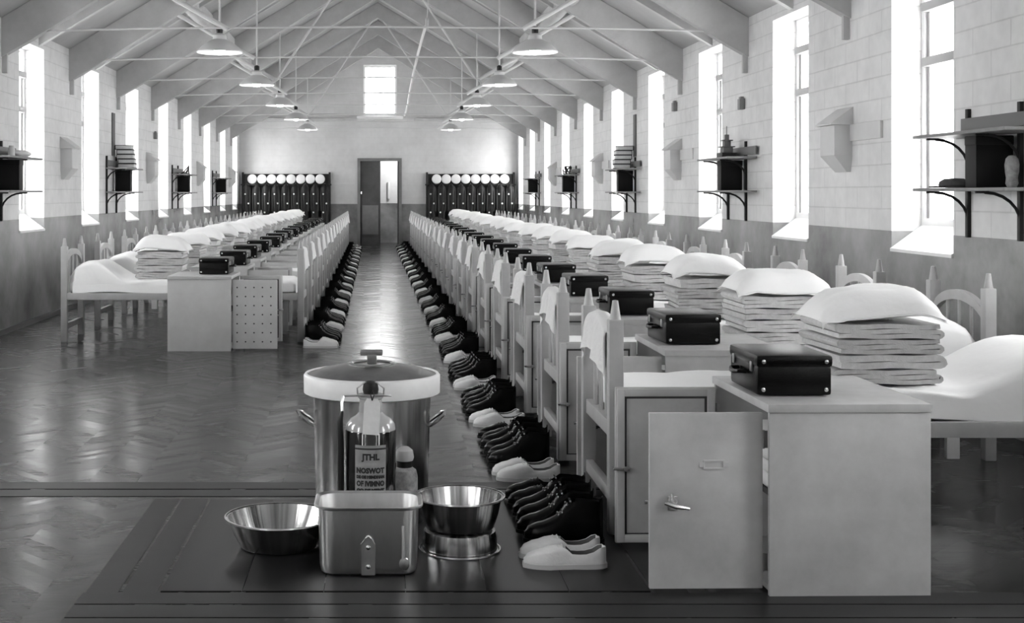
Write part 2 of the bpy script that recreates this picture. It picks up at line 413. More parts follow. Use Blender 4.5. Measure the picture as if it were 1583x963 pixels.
# back wall with door opening and gable window
mb=MB(); y0,y1=YB,YB+.25
mb.prism([(XL,-.1),(DXa,-.1),(DXa,zc(DXa)),(XL,zc(XL))],y0,y1)
mb.prism([(DXb,-.1),(XR,-.1),(XR,zc(XR)),(DXb,zc(DXb))],y0,y1)
mb.box(DXa,DXb,y0,y1,DZ,GZa)
mb.prism([(DXa,GZa),(GXa,GZa),(GXa,zc(GXa)),(DXa,zc(DXa))],y0,y1)
mb.prism([(GXb,GZa),(DXb,GZa),(DXb,zc(DXb)),(GXb,zc(GXb))],y0,y1)
mb.prism([(GXa,GZb),(GXb,GZb),(GXb,zc(GXb)),(XC,ZR),(GXa,zc(GXa))],y0,y1)
tag(mb.build('wall_back',W_end),'far end wall with a doorway and a small gable window','wall',kind='structure')
mb=MB(); mb.box(XL-TH,XR+TH,YF-TH,YF,-.1,5.1)
tag(mb.build('wall_front',W_end),'plain near end wall behind the viewpoint','wall',kind='structure')
g=empty('window'); g.name='window_gable'; tag(g,'small bright window high in the far gable','window',kind='structure')
mb=MB()
mb.box(GXa,GXa+.05,YB+.10,YB+.16,GZa,GZb); mb.box(GXb-.05,GXb,YB+.10,YB+.16,GZa,GZb)
mb.box(GXa+.05,GXb-.05,YB+.10,YB+.16,GZb-.05,GZb); mb.box(GXa+.05,GXb-.05,YB+.10,YB+.16,GZa,GZa+.05)
mb.build('window_frame',M_white,g)
mb=MB(); mb.box(GXa+.05,GXb-.05,YB+.125,YB+.13,GZa+.05,GZb-.05); mb.build('pane',M_glass,g)
mb=MB(); mb.box(GXa-.16,GXb+.16,YB-.10,YB+.02,GZa-.10,GZa-.03,b=.01); mb.build('window_sill',M_white,g)
l=bpy.data.lights.new('daylight_portal','AREA'); l.shape='RECTANGLE'; l.size=GXb-GXa; l.size_y=GZb-GZa; l.cycles.is_portal=True
lo=bpy.data.objects.new('daylight_portal',l); COL.objects.link(lo); lo.location=((GXa+GXb)/2,YB+.27,(GZa+GZb)/2); lo.rotation_euler=(-pi/2,0,0)
# trims
mb=MB(); mb.box(XL,DXa-.06,YB-.02,YB,0,.14); mb.box(DXb+.06,XR,YB-.02,YB,0,.14)
tag(mb.build('baseboard_back',M_frame),'grey skirting along the far wall','skirting',kind='structure')
for nm,x in (('baseboard_left',XL),('baseboard_right',XR)):
    mb=MB(); a,b_=(x,x+.02) if x<0 else (x-.02,x); mb.box(a,b_,YF,YB-.02,0,.05)
    tag(mb.build(nm,M_frame),'grey skirting along the %s wall'%nm[10:],'skirting',kind='structure')
k=1
for z in (1.80,1.57):
    for a,b_ in ((-1.18,DXa-.07),(DXb+.07,1.1)):
        mb=MB(); mb.box(a,b_,YB-.012,YB,z-.008,z+.008)
        tag(mb.build('trim_%d'%k,M_vent),'thin horizontal batten on the far wall beside the doorway','trim',kind='structure'); k+=1
mb=MB(); mb.box(XL,DXa-.3,YB-.06,YB,3.12,3.18); mb.box(DXb+.3,XR,YB-.06,YB,3.12,3.18)
tag(mb.build('trim_%d'%k,M_beam),'pale wall plate across the far gable','trim',kind='structure')

# door
d=empty('door'); d.name='door_1'; tag(d,'far doorway with dark left leaf shut and right side open','door',kind='structure')
mb=MB()
mb.box(DXa,DXa+.07,YB-.04,YB+.12,0,DZ); mb.box(DXb-.07,DXb,YB-.04,YB+.12,0,DZ); mb.box(DXa+.07,DXb-.07,YB-.04,YB+.12,DZ-.07,DZ)
mb.build('door_frame',M_frame,d)
mb=MB(); mb.box(DXa+.07,.0,YB+.02,YB+.06,.01,DZ-.07,b=.004)
mb.build('door_leaf',M_doord,d)
mb=MB(); mb.box(DXa+.12,-.05,YB+.005,YB+.02,.30,1.02,b=.004); mb.build('door_panel',mat('door_panel_paint',.16,.5,noise=.2),d)
mb=MB(); mb.box(DXa+.10,-.02,YB+.008,YB+.02,.03,.22); mb.build('kick_plate',M_doord,d)
mb=MB(); mb.tube([(DXa+.10,YB-.03,1.36),(DXa+.10,YB-.03,1.30)],.018,8); mb.tube([(DXa+.10,YB-.03,1.33),(DXa+.10,YB+.03,1.33)],.008,6); mb.build('door_handle',M_stud,d)
mb=MB(); mb.box(DXb-.10,DXb-.065,YB+.12,YB+.55,.01,DZ-.07,b=.003); mb.build('door_leaf',M_doord,d)
# lobby beyond the doorway
mb=MB(); mb.box(-1.6,1.6,34.6,34.8,-.1,2.8); mb.box(-1.8,-1.6,YB+.25,34.8,-.1,2.8); mb.box(1.6,1.8,YB+.25,34.8,-.1,2.8)
tag(mb.build('wall_lobby',W_end),'pale lobby wall with grey dado seen through the doorway','wall',kind='structure')
mb=MB(); mb.box(-1.8,1.8,YB,34.8,-.12,-.001); tag(mb.build('floor_lobby',M_floor),'dark lobby floor beyond the doorway','floor',kind='structure')
mb=MB(); mb.box(-1.8,1.8,YB+.25,34.8,2.7,2.8); tag(mb.build('ceiling_lobby',M_ceil),'lobby ceiling beyond the doorway','ceiling',kind='structure')
mb=MB(); mb.tube([(.22,34.56,1.18),(.22,34.56,1.62)],.035,10); tag(mb.build('wall_pipe',M_vent),'short grey pipe on the lobby wall through the doorway','pipe')
L=bpy.data.lights.new('lobby_fill_light','POINT'); L.energy=32; L.shadow_soft_size=.12  # added fill light that keeps the lobby from going dark, no fitting modelled
lo=bpy.data.objects.new('lobby_fill_light',L); COL.objects.link(lo); lo.location=(.7,33.6,2.35)

# ------------------------------------------------------------------ ceiling lamps
def make_lamp():
    r=empty('ceiling_lamp'); tag(r,cat='lamp')
    mb=MB(); mb.lathe([(.227,0),(.230,.012),(.215,.03),(.185,.062),(.14,.098),(.095,.122),(.070,.135),(.066,.175),(.05,.19),(.02,.20)],36)
    mb.lathe([(.222,.002),(.205,.030),(.175,.058),(.13,.09),(.06,.118),(.001,.12)],36)
    mb.build('lamp_shade',M_lshade,r)
    mb=MB(); mb.lathe([(.03,.19),(.034,.21),(.034,.25),(.015,.265)],14); mb.build('lamp_cap',M_iron,r)
    x=1.58; zt=zc(XC+x)-.02-2.713
    mb=MB(); mb.tube([(0,0,.255),(0,0,zt)],.011,8); mb.build('lamp_stem',M_rod,r)
    mb=MB(); mb.lathe([(.001,-.018),(.035,-.012),(.055,.005),(.058,.022),(.05,.05),(.03,.085),(.02,.115)],20); mb.build('light_bulb',M_bulb,r)
    return r
P=Proto(make_lamp)
for sx,side in ((-1,'left'),(1,'right')):
    for k in range(-1,5):
        if sx<0 and k<0: continue
        y=12.96+3.9*k
        nm=ORD[k] if sx<0 else ORD[k+1]
        P.put((XC+sx*1.58+.02,y,2.713),0,'%s lit enamel lamp hanging in the %s line of ceiling lamps'%(nm,side),'lit ceiling lamps')

# cord from pulley to gable window
mb=MB(); mb.tube([(.66,17.2,zc(.66)-.26),(.62,17.2,3.62)],.008,6)
o=mb.build('window_cord',M_rod); tag(o,'white opening cord running from a pulley down to the gable window','cord')
pts=[(.60,17.2,3.53),(.575,19.5,3.45),(.57,22,3.385),(.58,25,3.33),(.60,28,3.285),(.61,30.5,3.27),(.60,32.05,3.24)]
mb=MB(); mb.tube(pts,.02,8); mb.build('cord_run',M_white,o)
mb=MB(); mb.lathe([(.001,-.02),(.07,-.02),(.055,0),(.07,.02),(.001,.02)],18,M=Matrix.Translation((.62,17.2,3.57))@Matrix.Rotation(pi/2,4,'Y')); mb.build('pulley',M_rod,o)

# ------------------------------------------------------------------ beds
BW=.69; BL=2.08
def post(mb,x,y,h=.82):
    mb.box(x-.028,x+.028,y-.028,y+.028,0,h,b=.006)
    mb.lathe([(.023,h-.002),(.020,h+.012),(.0125,h+.062),(.011,h+.072),(.001,h+.074)],10,c=(x,y,0))
def arch_pts(x,ya,yb,z,rise,n=14):
    return [(x,ya+(yb-ya)*i/n,z+rise*sin(pi*i/n)**.7) for i in range(n+1)]
def arch(mb,x,z,rise,ht=.05,th=.028):
    n=16; ya,yb=.05,BW-.05
    top=[];bot=[]
    for i in range(n+1):
        t=i/n; y=ya+(yb-ya)*t; zz=z+rise*(1-(2*t-1)**2)**.6
        top.append((y,zz)); bot.append((y,zz-ht))
    mb.prism(top+bot[::-1],x-th/2,x+th/2,axis='x')
def make_bed():
    r=empty('bed'); tag(r,cat='bed')
    for x,nm in ((0,'foot_post'),(BL,'head_post')):
        for y in (.028,BW-.028):
            mb=MB(); post(mb,x,y,.82 if x==0 else .84); mb.build(nm,M_bed,r)
    for x,nm in ((0,'foot_arch'),(BL,'head_arch')):
        mb=MB(); arch(mb,x,.70,.11); mb.build(nm,M_bed,r)
        for y in (.21,BW/2,BW-.21):
            t=(y-.05)/(BW-.1); zz=.70+.11*(1-(2*t-1)**2)**.6-.05
            mb=MB(); mb.tube([(x,y,.41),(x,y,zz+.01)],.0095,8); mb.build('spindle',M_bed,r)
        mb=MB(); mb.box(x-.016,x+.016,.056,BW-.056,.36,.42,b=.004); mb.build('cross_rail',M_bed,r)
        mb=MB(); mb.box(x-.016,x+.016,.056,BW-.056,.11,.16,b=.004); mb.build('low_rung',M_bed,r)
    for y in (.014,BW-.014):
        mb=MB(); mb.box(.028,BL-.028,y-.012,y+.012,.37,.43,b=.003)
        mb.box(1.26,1.31,y-.012,y+.012,.29,.372,b=.003)
        mb.build('side_rail',M_bed,r)
    mb=MB()
    for i in range(9): 
        x=.15+i*.225; mb.box(x-.03,x+.03,.026,BW-.026,.40,.418)
    mb.build('slats',M_bed,r)
    return r
def make_mattress(seed,hs=1.32):
    rnd=random.Random(seed)
    r=empty('mattress'); tag(r,cat='mattress')
    x0,x1=.045,BL-.045; y0,y1=.046,BW-.046
    def hump(x):
        t=(x-hs)/(x1-hs)
        if t<=0: return 0
        if t<.62: s=t/.62; return .165*(s*s*(3-2*s))
        s=(t-.62)/.38; return .165*(1-.55*s*s)
    ph=[rnd.uniform(0,6) for _ in range(4)]
    zb=.4195
    nx,nr=44,18
    def Pp(u,v):
        # v along length, u around section (closed)
        x=x0+(x1-x0)*v
        e=min(1,min(v,1-v)/.018)
        e=sqrt(max(0,1-(1-e)**2))*.7+.3 if e<1 else 1
        a=2*pi*u
        c,s=cos(a),sin(a)
        w=(y1-y0)/2; yy=math.copysign(abs(c)**.28,c)*w
        hh=(.126+hump(x))
        zz=math.copysign(abs(s)**.38,s)
        wr=.006*sin(9*x+ph[0]+3*c)+.004*sin(23*x+ph[1]+7*c)
        z=zb+(zz*.5+.5)*hh*(.75+.25*e)+(wr*(zz>0.3))
        yy=yy*(.985+.015*e)+(.010*sin(14*x+4*z*20+ph[2]) if -.5<zz<.9 and abs(c)>.4 else 0)*(1 if c>0 else -1)*.6
        z=min(z,.5465+hump(x)*1.3) if x<1.6 else z
        return (x,(y0+y1)/2+yy,max(zb,z))
    mb=MB(); mb.grid(lambda u,v:Pp(u,v),36,nx,wrapu=True)
    n=36; mb.f.append(tuple(reversed(range(n)))); mb.f.append(tuple((nx-1)*n+i for i in range(n))); mb.m+=[0,0]
    mb.build('sheet',M_sheet,r,sharp=70)
    # loose sheet hem along both sides
    mb=MB()
    for yy,s in ((y0-.002,-1),(y1+.002,1)):
        def Q(u,v,yy=yy,s=s):
            x=x0+.02+(x1-x0-.04)*u
            return (x,yy+s*(.003+.004*sin(17*x+ph[3])+.003*v),.50-v*.068+.008*sin(8*x+ph[1]))
        mb.grid(Q,60,5)
    mb.build('sheet_hem',M_sheet,r,sharp=80)
    return r
BHT={}
def make_blanket(seed,wx=.43,wy=.40,h=.060):
    rnd=random.Random(seed); m=M_blank[seed%2]
    def mk():
        o_mb=MB(); n=2 if seed%3==0 else 3; t=h/(n+.25); path=[]
        for i in range(n):
            z=t*.6+i*t*1.03; L=.012+rnd.uniform(0,.012); R=wx-.012-rnd.uniform(0,.012)
            xs=[L+(R-L)*k/8 for k in range(9)]
            zz=[z+.0025*sin(k*1.3+i+seed) for k in range(9)]
            row=list(zip(xs,zz))
            if i%2: row=row[::-1]
            if i>0:
                px,pz=path[-1]; s=1 if i%2 else -1
                # U-turn
                for a in (-60,-20,20,60):
                    path.append((px+s*t*.5*cos(radians(a)),(pz+row[0][1])/2+t*.5*sin(radians(a))))
            path+=row
        o_mb.ribbon(path,t*.95,0,wy)
        # a little taper/skew of the pile so the edges are not ruler straight
        o_mb.v=[(x+.006*sin(y*9+seed)+.004*sin(z*90),y+.006*sin(x*11+seed*2),z) for x,y,z in o_mb.v]
        zmin=min(v[2] for v in o_mb.v); BHT[seed]=max(v[2] for v in o_mb.v)-zmin; o_mb.v=[(x,y,z-zmin) for x,y,z in o_mb.v]
        o=o_mb.build('blanket',m,sharp=50); tag(o,cat='blanket'); return o
    return Proto(mk)
def make_pillow(seed):
    rnd=random.Random(seed)
    def mk():
        r=MB(); A,B,H=.250,.215,.074
        ph=[rnd.uniform(0,6) for _ in range(5)]
        def pt(u,v,s):
            a=2*u-1;b_=2*v-1
            e=(max(0,1-abs(a)**2.6)*max(0,1-abs(b_)**2.6))**.52
            pin=1-.055*(1-abs(a)**2)*(abs(b_)**3); pin2=1-.055*(1-abs(b_)**2)*(abs(a)**3)
            x=a*A*pin2; y=b_*B*pin
            edge=max(abs(a),abs(b_))
            wr=.007*sin(a*9+ph[0]+b_*4)*edge+.005*sin(b_*15+ph[1]+a*6)*edge+.005*sin((a+b_)*11+ph[3])*edge**2
            droop=-.035*max(0,abs(a)-.6)/.4-.03*max(0,abs(b_)-.65)/.35
            z=.052+s*e*H*(1.12 if s>0 else .55)+wr*(s>0)*e+droop*(1 if s>0 else .8)+.012*sin(ph[2]+a*2)
            return (x,y,z)
        n=25
        r.grid(lambda u,v:pt(u,v,1),n,n); r.grid(lambda u,v:pt(u,v,-1),n,n)
        zs=sorted(v[2] for v in r.v); z0=.0
        # sit flat: clamp the underside
        r.v=[(x,y,max(z,.004+.0*x) if abs(x)<.248 and abs(y)<.226 else z) for x,y,z in r.v]
        o=r.build('pillow',M_pillow,sharp=80); tag(o,cat='pillow'); return o
    return Proto(mk)
def make_towel(seed):
    rnd=random.Random(seed); ph=rnd.uniform(0,6)
    def mk():
        mb=MB(); ya,yb=.10,BW-.09; n=22
        fl=.13+rnd.uniform(-.02,.03); bl=.17
        def top(y):
            t=(y-.05)/(BW-.1); return .70+.11*(1-(2*t-1)**2)**.6+.006
        def Pp(u,v,off):
            y=ya+(yb-ya)*u
            y2=y+.012*sin(ph+v*5); z0=top(min(max(y2,.06),BW-.06))+.003
            s=v*(fl+bl+.06)
            wob=.010*sin(u*13+ph)*1.0+.006*sin(u*27+ph*2)
            if s<fl: x=-.026-off-.012*(1-s/fl)+wob*(1-s/fl); z=z0-.01-(fl-s)*(1+.12*sin(u*5+ph))
            elif s<fl+.06:
                a=(s-fl)/.06*pi; x=-(.026+off)*cos(a); z=z0-.01+(.012+off)*sin(a)
            else: x=.026+off+wob*.5; z=z0-.01-(s-fl-.06)
            return (x,y+.012*sin(ph+v*5),z)
        N=20
        mb.grid(lambda u,v:Pp(u,v,0),n,N); mb.grid(lambda u,v:Pp(u,v,.006),n,N)
        # close the rim
        def rim(idx):
            o=n*N
            for a,b_ in zip(idx,idx[1:]): mb.f.append((a,b_,o+b_,o+a)); mb.m.append(0)
        rim([i for i in range(n)]); rim([(N-1)*n+i for i in range(n)]); rim([j*n for j in range(N)]); rim([j*n+n-1 for j in range(N)])
        o=mb.build('towel',M_towel,sharp=80); tag(o,cat='towel'); return o
    return Proto(mk)

# ------------------------------------------------------------------ lockers
LD=.650; LWX=.525; LH=.622
def make_locker(m,perforated=False,stain=False):
    def mk():
        r=empty('bedside_locker'); tag(r,cat='locker')
        mb=MB()
        mb.box(0,LWX,0,.018,0,LH-.028,b=.002); mb.box(0,LWX,LD-.018,LD,0,LH-.028,b=.002)
        mb.box(.005,LWX,.018,LD-.018,.012,.03)
        mb.box(LWX-.012,LWX-.001,.018,LD-.018,.03,LH-.028)
        mb.build('carcass',m,r)
        mb=MB(); mb.box(-.006,LWX+.002,-.006,LD+.006,LH-.028,LH,b=.004); mb.build('top_board',m,r)
        mb=MB(); mb.box(.02,LWX-.012,.018,LD-.018,.31,.325); mb.build('shelf',M_lockin,r)
        DW=.372
        for y0,nm in ((.038,'n'),(LD-.056,'f')):
            if perforated and nm=='f': y0=LD-.016-.04
            mb=MB(); mb.box(-DW-.008,-.010,y0,y0+.018,.016,.588,b=.003); dr=mb.build('door',m,r)
            # inner frame faces into the cupboard side
            yi0,yi1=(y0+.018,y0+.028) if nm=='n' else (y0-.010,y0)
            xa,xb,za,zb=-DW-.004,-.014,.02,.584
            mb=MB()
            mb.box(xa,xa+.028,yi0,yi1,za,zb,b=.002); mb.box(xb-.028,xb,yi0,yi1,za,zb,b=.002)
            mb.box(xa+.028,xb-.028,yi0,yi1,zb-.028,zb,b=.002); mb.box(xa+.028,xb-.028,yi0,yi1,za,za+.028,b=.002)
            mb.build('door_frame',M_lockL,dr)
            mb=MB(); q0,q1=(y0+.0175,y0+.0195) if nm=='n' else (y0-.0015,y0+.0005)
            for (a,b_,c,e) in ((xa+.028,xa+.037,za+.028,zb-.028),(xb-.037,xb-.028,za+.028,zb-.028),(xa+.037,xb-.037,zb-.037,zb-.028),(xa+.037,xb-.037,za+.028,za+.033)): mb.box(a,b_,q0,q1,c,e)
            mb.build('recess_line',M_lockin,dr)
            ys=-1 if nm=='n' else 1; yo=y0 if nm=='n' else y0+.018   # outer face
            def bx(mb,x0,x1,d0,d1,z0,z1,b=0.0):
                a,c=sorted((yo+ys*d0,yo+ys*d1)); mb.box(x0,x1,a,c,z0,z1,b=b)
            if perforated:
                mb=MB()
                for i in range(5):
                    for j in range(7):
                        x=-DW+.045+i*.070; z=.075+j*.075
                        a,c=sorted((yo-ys*.001,yo+ys*.0012))
                        mb.tube([(x,a,z),(x,c,z)],.0065,8)
                mb.build('vent_holes',M_ink,dr)
            else:
                mb=MB()
                bx(mb,-.205,-.165+.03,0,.004,.405,.41); bx(mb,-.205,-.135,0,.004,.43,.435)
                bx(mb,-.205,-.200,0,.004,.41,.43); bx(mb,-.140,-.135,0,.004,.41,.43)
                bx(mb,-.218,-.205,0,.003,.412,.428); bx(mb,-.135,-.122,0,.003,.412,.428)
                mb.build('label_holder',M_lockL,dr)
                mb=MB()
                bx(mb,-.322,-.290,0,.004,.272,.318,b=.002)
                mb.tube([(-.306,yo,.292),(-.306,yo+ys*.028,.292)],.007,8)
                mb.tube([(-.338,yo+ys*.030,.302),(-.306,yo+ys*.032,.292),(-.258,yo+ys*.030,.284)],[.006,.010,.006],8)
                mb.tube([(-.306,yo+ys*.012,.295),(-.312,yo+ys*.016,.330)],[.011,.004],8)
                mb.build('handle',M_stud,dr)
            # latch bolt seen on the inner face
            mb=MB(); yy=(yi0+yi1)/2+(.008 if nm=='n' else -.008)
            mb.box(xa-.014,xa+.045,yy-.006,yy+.006,.286,.298,b=.002); mb.tube([(xa+.03,yy-.012,.292),(xa+.03,yy+.012,.292)],.009,8)
            mb.build('latch',M_stud,dr)
            mb=MB()
            for z in (.10,.50):
                mb.tube([(-.006,y0+.009,z-.03),(-.006,y0+.009,z+.03)],.005,8); mb.box(-.03,.008,y0+.006,y0+.012,z-.028,z+.028)
            mb.build('hinges',M_brass,dr)
        return r
    return Proto(mk)
P_lock=make_locker(M_lock); P_lockL=make_locker(M_lockL,True); P_lockR=make_locker(M_lockL)

def make_suitcase():
    r=empty('suitcase'); tag(r,cat='suitcase'); w,l,h=.25,.335,.140
    mb=MB(); mb.box(0,w,0,l,.004,h*.74,b=.012); mb.build('case_body',M_black,r)
    mb=MB(); mb.box(-.004,w+.004,-.004,l+.004,h*.70,h,b=.014); mb.build('case_lid',M_black,r)
    mb=MB()
    for x in (.02,w-.02):
        for y,s in ((-.001,-1),(l+.001,1)):
            for z in (.024,h-.022):
                yy=y+(s*.004 if z>.08 else 0)
                mb.lathe([(.008,-.001),(.007,.003),(.001,.0045)],10,M=Matrix.Translation((x,yy,z))@Matrix.Rotation(pi/2*(1 if s<0 else -1),4,'X'))
    mb.build('corner_studs',M_stud,r)
    mb=MB(); mb.tube([(-.002,l/2-.05,h*.5),(-.03,l/2-.045,h*.5),(-.036,l/2-.02,h*.47),(-.036,l/2+.02,h*.47),(-.03,l/2+.045,h*.5),(-.002,l/2+.05,h*.5)],.008,8)
    mb.build('handle',M_black,r)
    for y in (.06,l-.06):
        mb=MB(); mb.box(-.007,0,y-.010,y+.010,h*.56,h*.80,b=.003); mb.build('clasp',M_brass,r)
    return r
P_case=Proto(make_suitcase)

# ------------------------------------------------------------------ shoes (toe towards -x, heel at x=0)
def interp(tab,t):
    for (a,va),(b_,vb) in zip(tab,tab[1:]):
        if t<=b_:
            s=(t-a)/(b_-a) if b_>a else 0; s=s*s*(3-2*s); return va+(vb-va)*s
    return tab[-1][1]
def shoe_upper(L,W,H,O,z0=.014,shaft=1.0):
    mb=MB(); ts=[0,.012,.04,.09,.16,.25,.34,.42,.48,.53,.60,.68,.76,.84,.90,.95,.98,1.0]
    rings=[]
    for t in ts:
        w=interp(W,t); h=interp(H,t); o=interp(O,t); x=-L*t
        half=[(.92,0),(1.02,.22),(.98,.55),(.88,.86),(.80,1.0)]
        cl=[(.52,1.07),(.28,1.13),(0,1.15)]; op=[(.74,.97),(.70,.35),(0,.18)]
        pts=[]
        nar=shaft if o>.3 else 1
        for k,(a,b_) in enumerate(half):
            f=1-(1-nar)*max(0,b_-.3)/.7
            pts.append((a*f*w,b_*h))
        for (a1,b1),(a2,b2) in zip(cl,op): pts.append(((a1+(a2-a1)*o)*w,(b1+(b2-b1)*o)*h))
        ring=[(x,-a,z0+b_) for a,b_ in pts]+[(x,a,z0+b_) for a,b_ in pts[-2::-1]]
        rings.append(ring)
    n=len(rings[0]); vs=[p for r_ in rings for p in r_]; fs=[]; inner=[]
    for j in range(len(rings)-1):
        op=interp(O,ts[j])>.4 and interp(O,ts[j+1])>.4
        for i in range(n-1):
            f=[(j*n+i,j*n+i+1,(j+1)*n+i+1,(j+1)*n+i)]
            (inner if op and 5<=i<=8 else fs).extend(f)
    fs.append(tuple(range(n))); fs.append(tuple((len(rings)-1)*n+i for i in range(n-1,-1,-1)))
    nf=len(fs); mb.add(vs,fs+inner); mb.m[nf:]=[1]*len(inner); return mb
def shoe_sole(L,W,th,ex=.004):
    mb=MB(); ts=[0,.02,.06,.14,.25,.4,.55,.7,.82,.9,.96,1.0]
    a=[(-L*t+(ex if t==0 else (-ex if t==1 else 0)),-interp(W,t)*1.0-ex) for t in ts]; b_=[(x,-y) for x,y in a[::-1]]
    mb.prism(a+b_,0,th,axis='z'); return mb
W_c=[(0,.008),(.012,.017),(.04,.026),(.09,.032),(.25,.035),(.42,.034),(.70,.046),(.86,.040),(.95,.026),(1,.010)]
O_c=[(0,0),(.012,0),(.05,1),(.46,1),(.54,0),(1,0)]
def make_plimsoll():
    r=empty('canvas_shoe'); tag(r,cat='shoe')
    L=.285; H=[(0,.050),(.03,.062),(.1,.058),(.20,.038),(.40,.036),(.5,.056),(.62,.055),(.8,.042),(.93,.032),(1,.016)]
    shoe_upper(L,W_c,H,O_c,.012).build('upper',[M_canvas,M_inside],r,sharp=60)
    shoe_sole(L,W_c,.016).build('sole',M_rub,r)
    mb=MB(); 
    for t in (.53,.58):
        x=-L*t; z=.012+interp(H,t)*1.16
        mb.tube([(x,-.020,z-.006),(x-.004,0,z+.001),(x,.020,z-.006)],.003,6)
    mb.build('elastic',M_canvas,r)
    return r
W_b=[(0,.009),(.012,.018),(.04,.027),(.09,.034),(.25,.037),(.42,.036),(.70,.048),(.86,.042),(.95,.028),(1,.012)]
def make_boot():
    r=empty('black_boot'); tag(r,cat='boot'); L=.29
    H=[(0,.135),(.1,.14),(.34,.145),(.44,.125),(.53,.088),(.65,.062),(.8,.050),(.93,.040),(1,.020)]
    O=[(0,0),(.012,0),(.05,1),(.36,1),(.46,0),(1,0)]
    shoe_upper(L,W_b,H,O,.024,shaft=.92).build('upper',[M_blk,M_blksole],r,sharp=60)
    mb=shoe_sole(L,W_b,.012,.005); mb.v=[(x,y,z+.012) for x,y,z in mb.v]; mb.box(-.075,.004,-.030,.030,0,.013,b=.003); mb.box(-L*.93,-L*.5,-.03,.03,0.0,.013,b=.003)
    mb.build('sole',M_blksole,r)
    mb=MB()
    for t in (.43,.48,.53,.58):
        x=-L*t; z=.024+interp(H,t)*1.15
        mb.tube([(x+.006,-.022,z-.010),(x-.002,0,z+.001),(x+.006,.022,z-.010)],.0028,6)
    mb.build('laces',M_lace,r)
    mb=MB()
    for t in (.42,.47,.52,.57):
        for s in (-1,1):
            x=-L*t; z=.024+interp(H,t)*1.09
            mb.lathe([(.0036,-.002),(.0036,.002),(.001,.003)],8,c=(x,s*.021,z))
    mb.build('eyelets',M_stud,r)
    return r
def make_black_shoe():
    r=empty('black_shoe'); tag(r,cat='shoe'); L=.285
    H=[(0,.055),(.03,.066),(.1,.062),(.25,.048),(.40,.050),(.5,.064),(.62,.058),(.8,.044),(.93,.034),(1,.016)]
    shoe_upper(L,W_b,H,O_c,.020).build('upper',[M_blk,M_blksole],r,sharp=60)
    mb=shoe_sole(L,W_b,.010,.005); mb.v=[(x,y,z+.010) for x,y,z in mb.v]; mb.box(-.07,.004,-.030,.030,0,.012,b=.003); mb.box(-L*.93,-L*.5,-.03,.03,0.0,.011,b=.003)
    mb.build('sole',M_blksole,r)
    mb=MB()
    for t in (.51,.56,.61):
        x=-L*t; z=.020+interp(H,t)*1.16
        mb.tube([(x,-.018,z-.006),(x-.003,0,z+.001),(x,.018,z-.006)],.0028,6)
    mb.build('laces',M_lace,r)
    return r
P_pl=Proto(make_plimsoll); P_boot=Proto(make_boot); P_shoe=Proto(make_black_shoe)

# linen folded inside open lockers
def make_linen():
    mb=MB(); 
    for i in range(4):
        mb.box(.0+.004*(i%2),.24-.005*(i%2),0,.32,i*.045,i*.045+.046,b=.018)
    o=mb.build('folded_linen',M_sheet,sharp=60); tag(o,cat='linen'); return o
P_lin=Proto(make_linen)

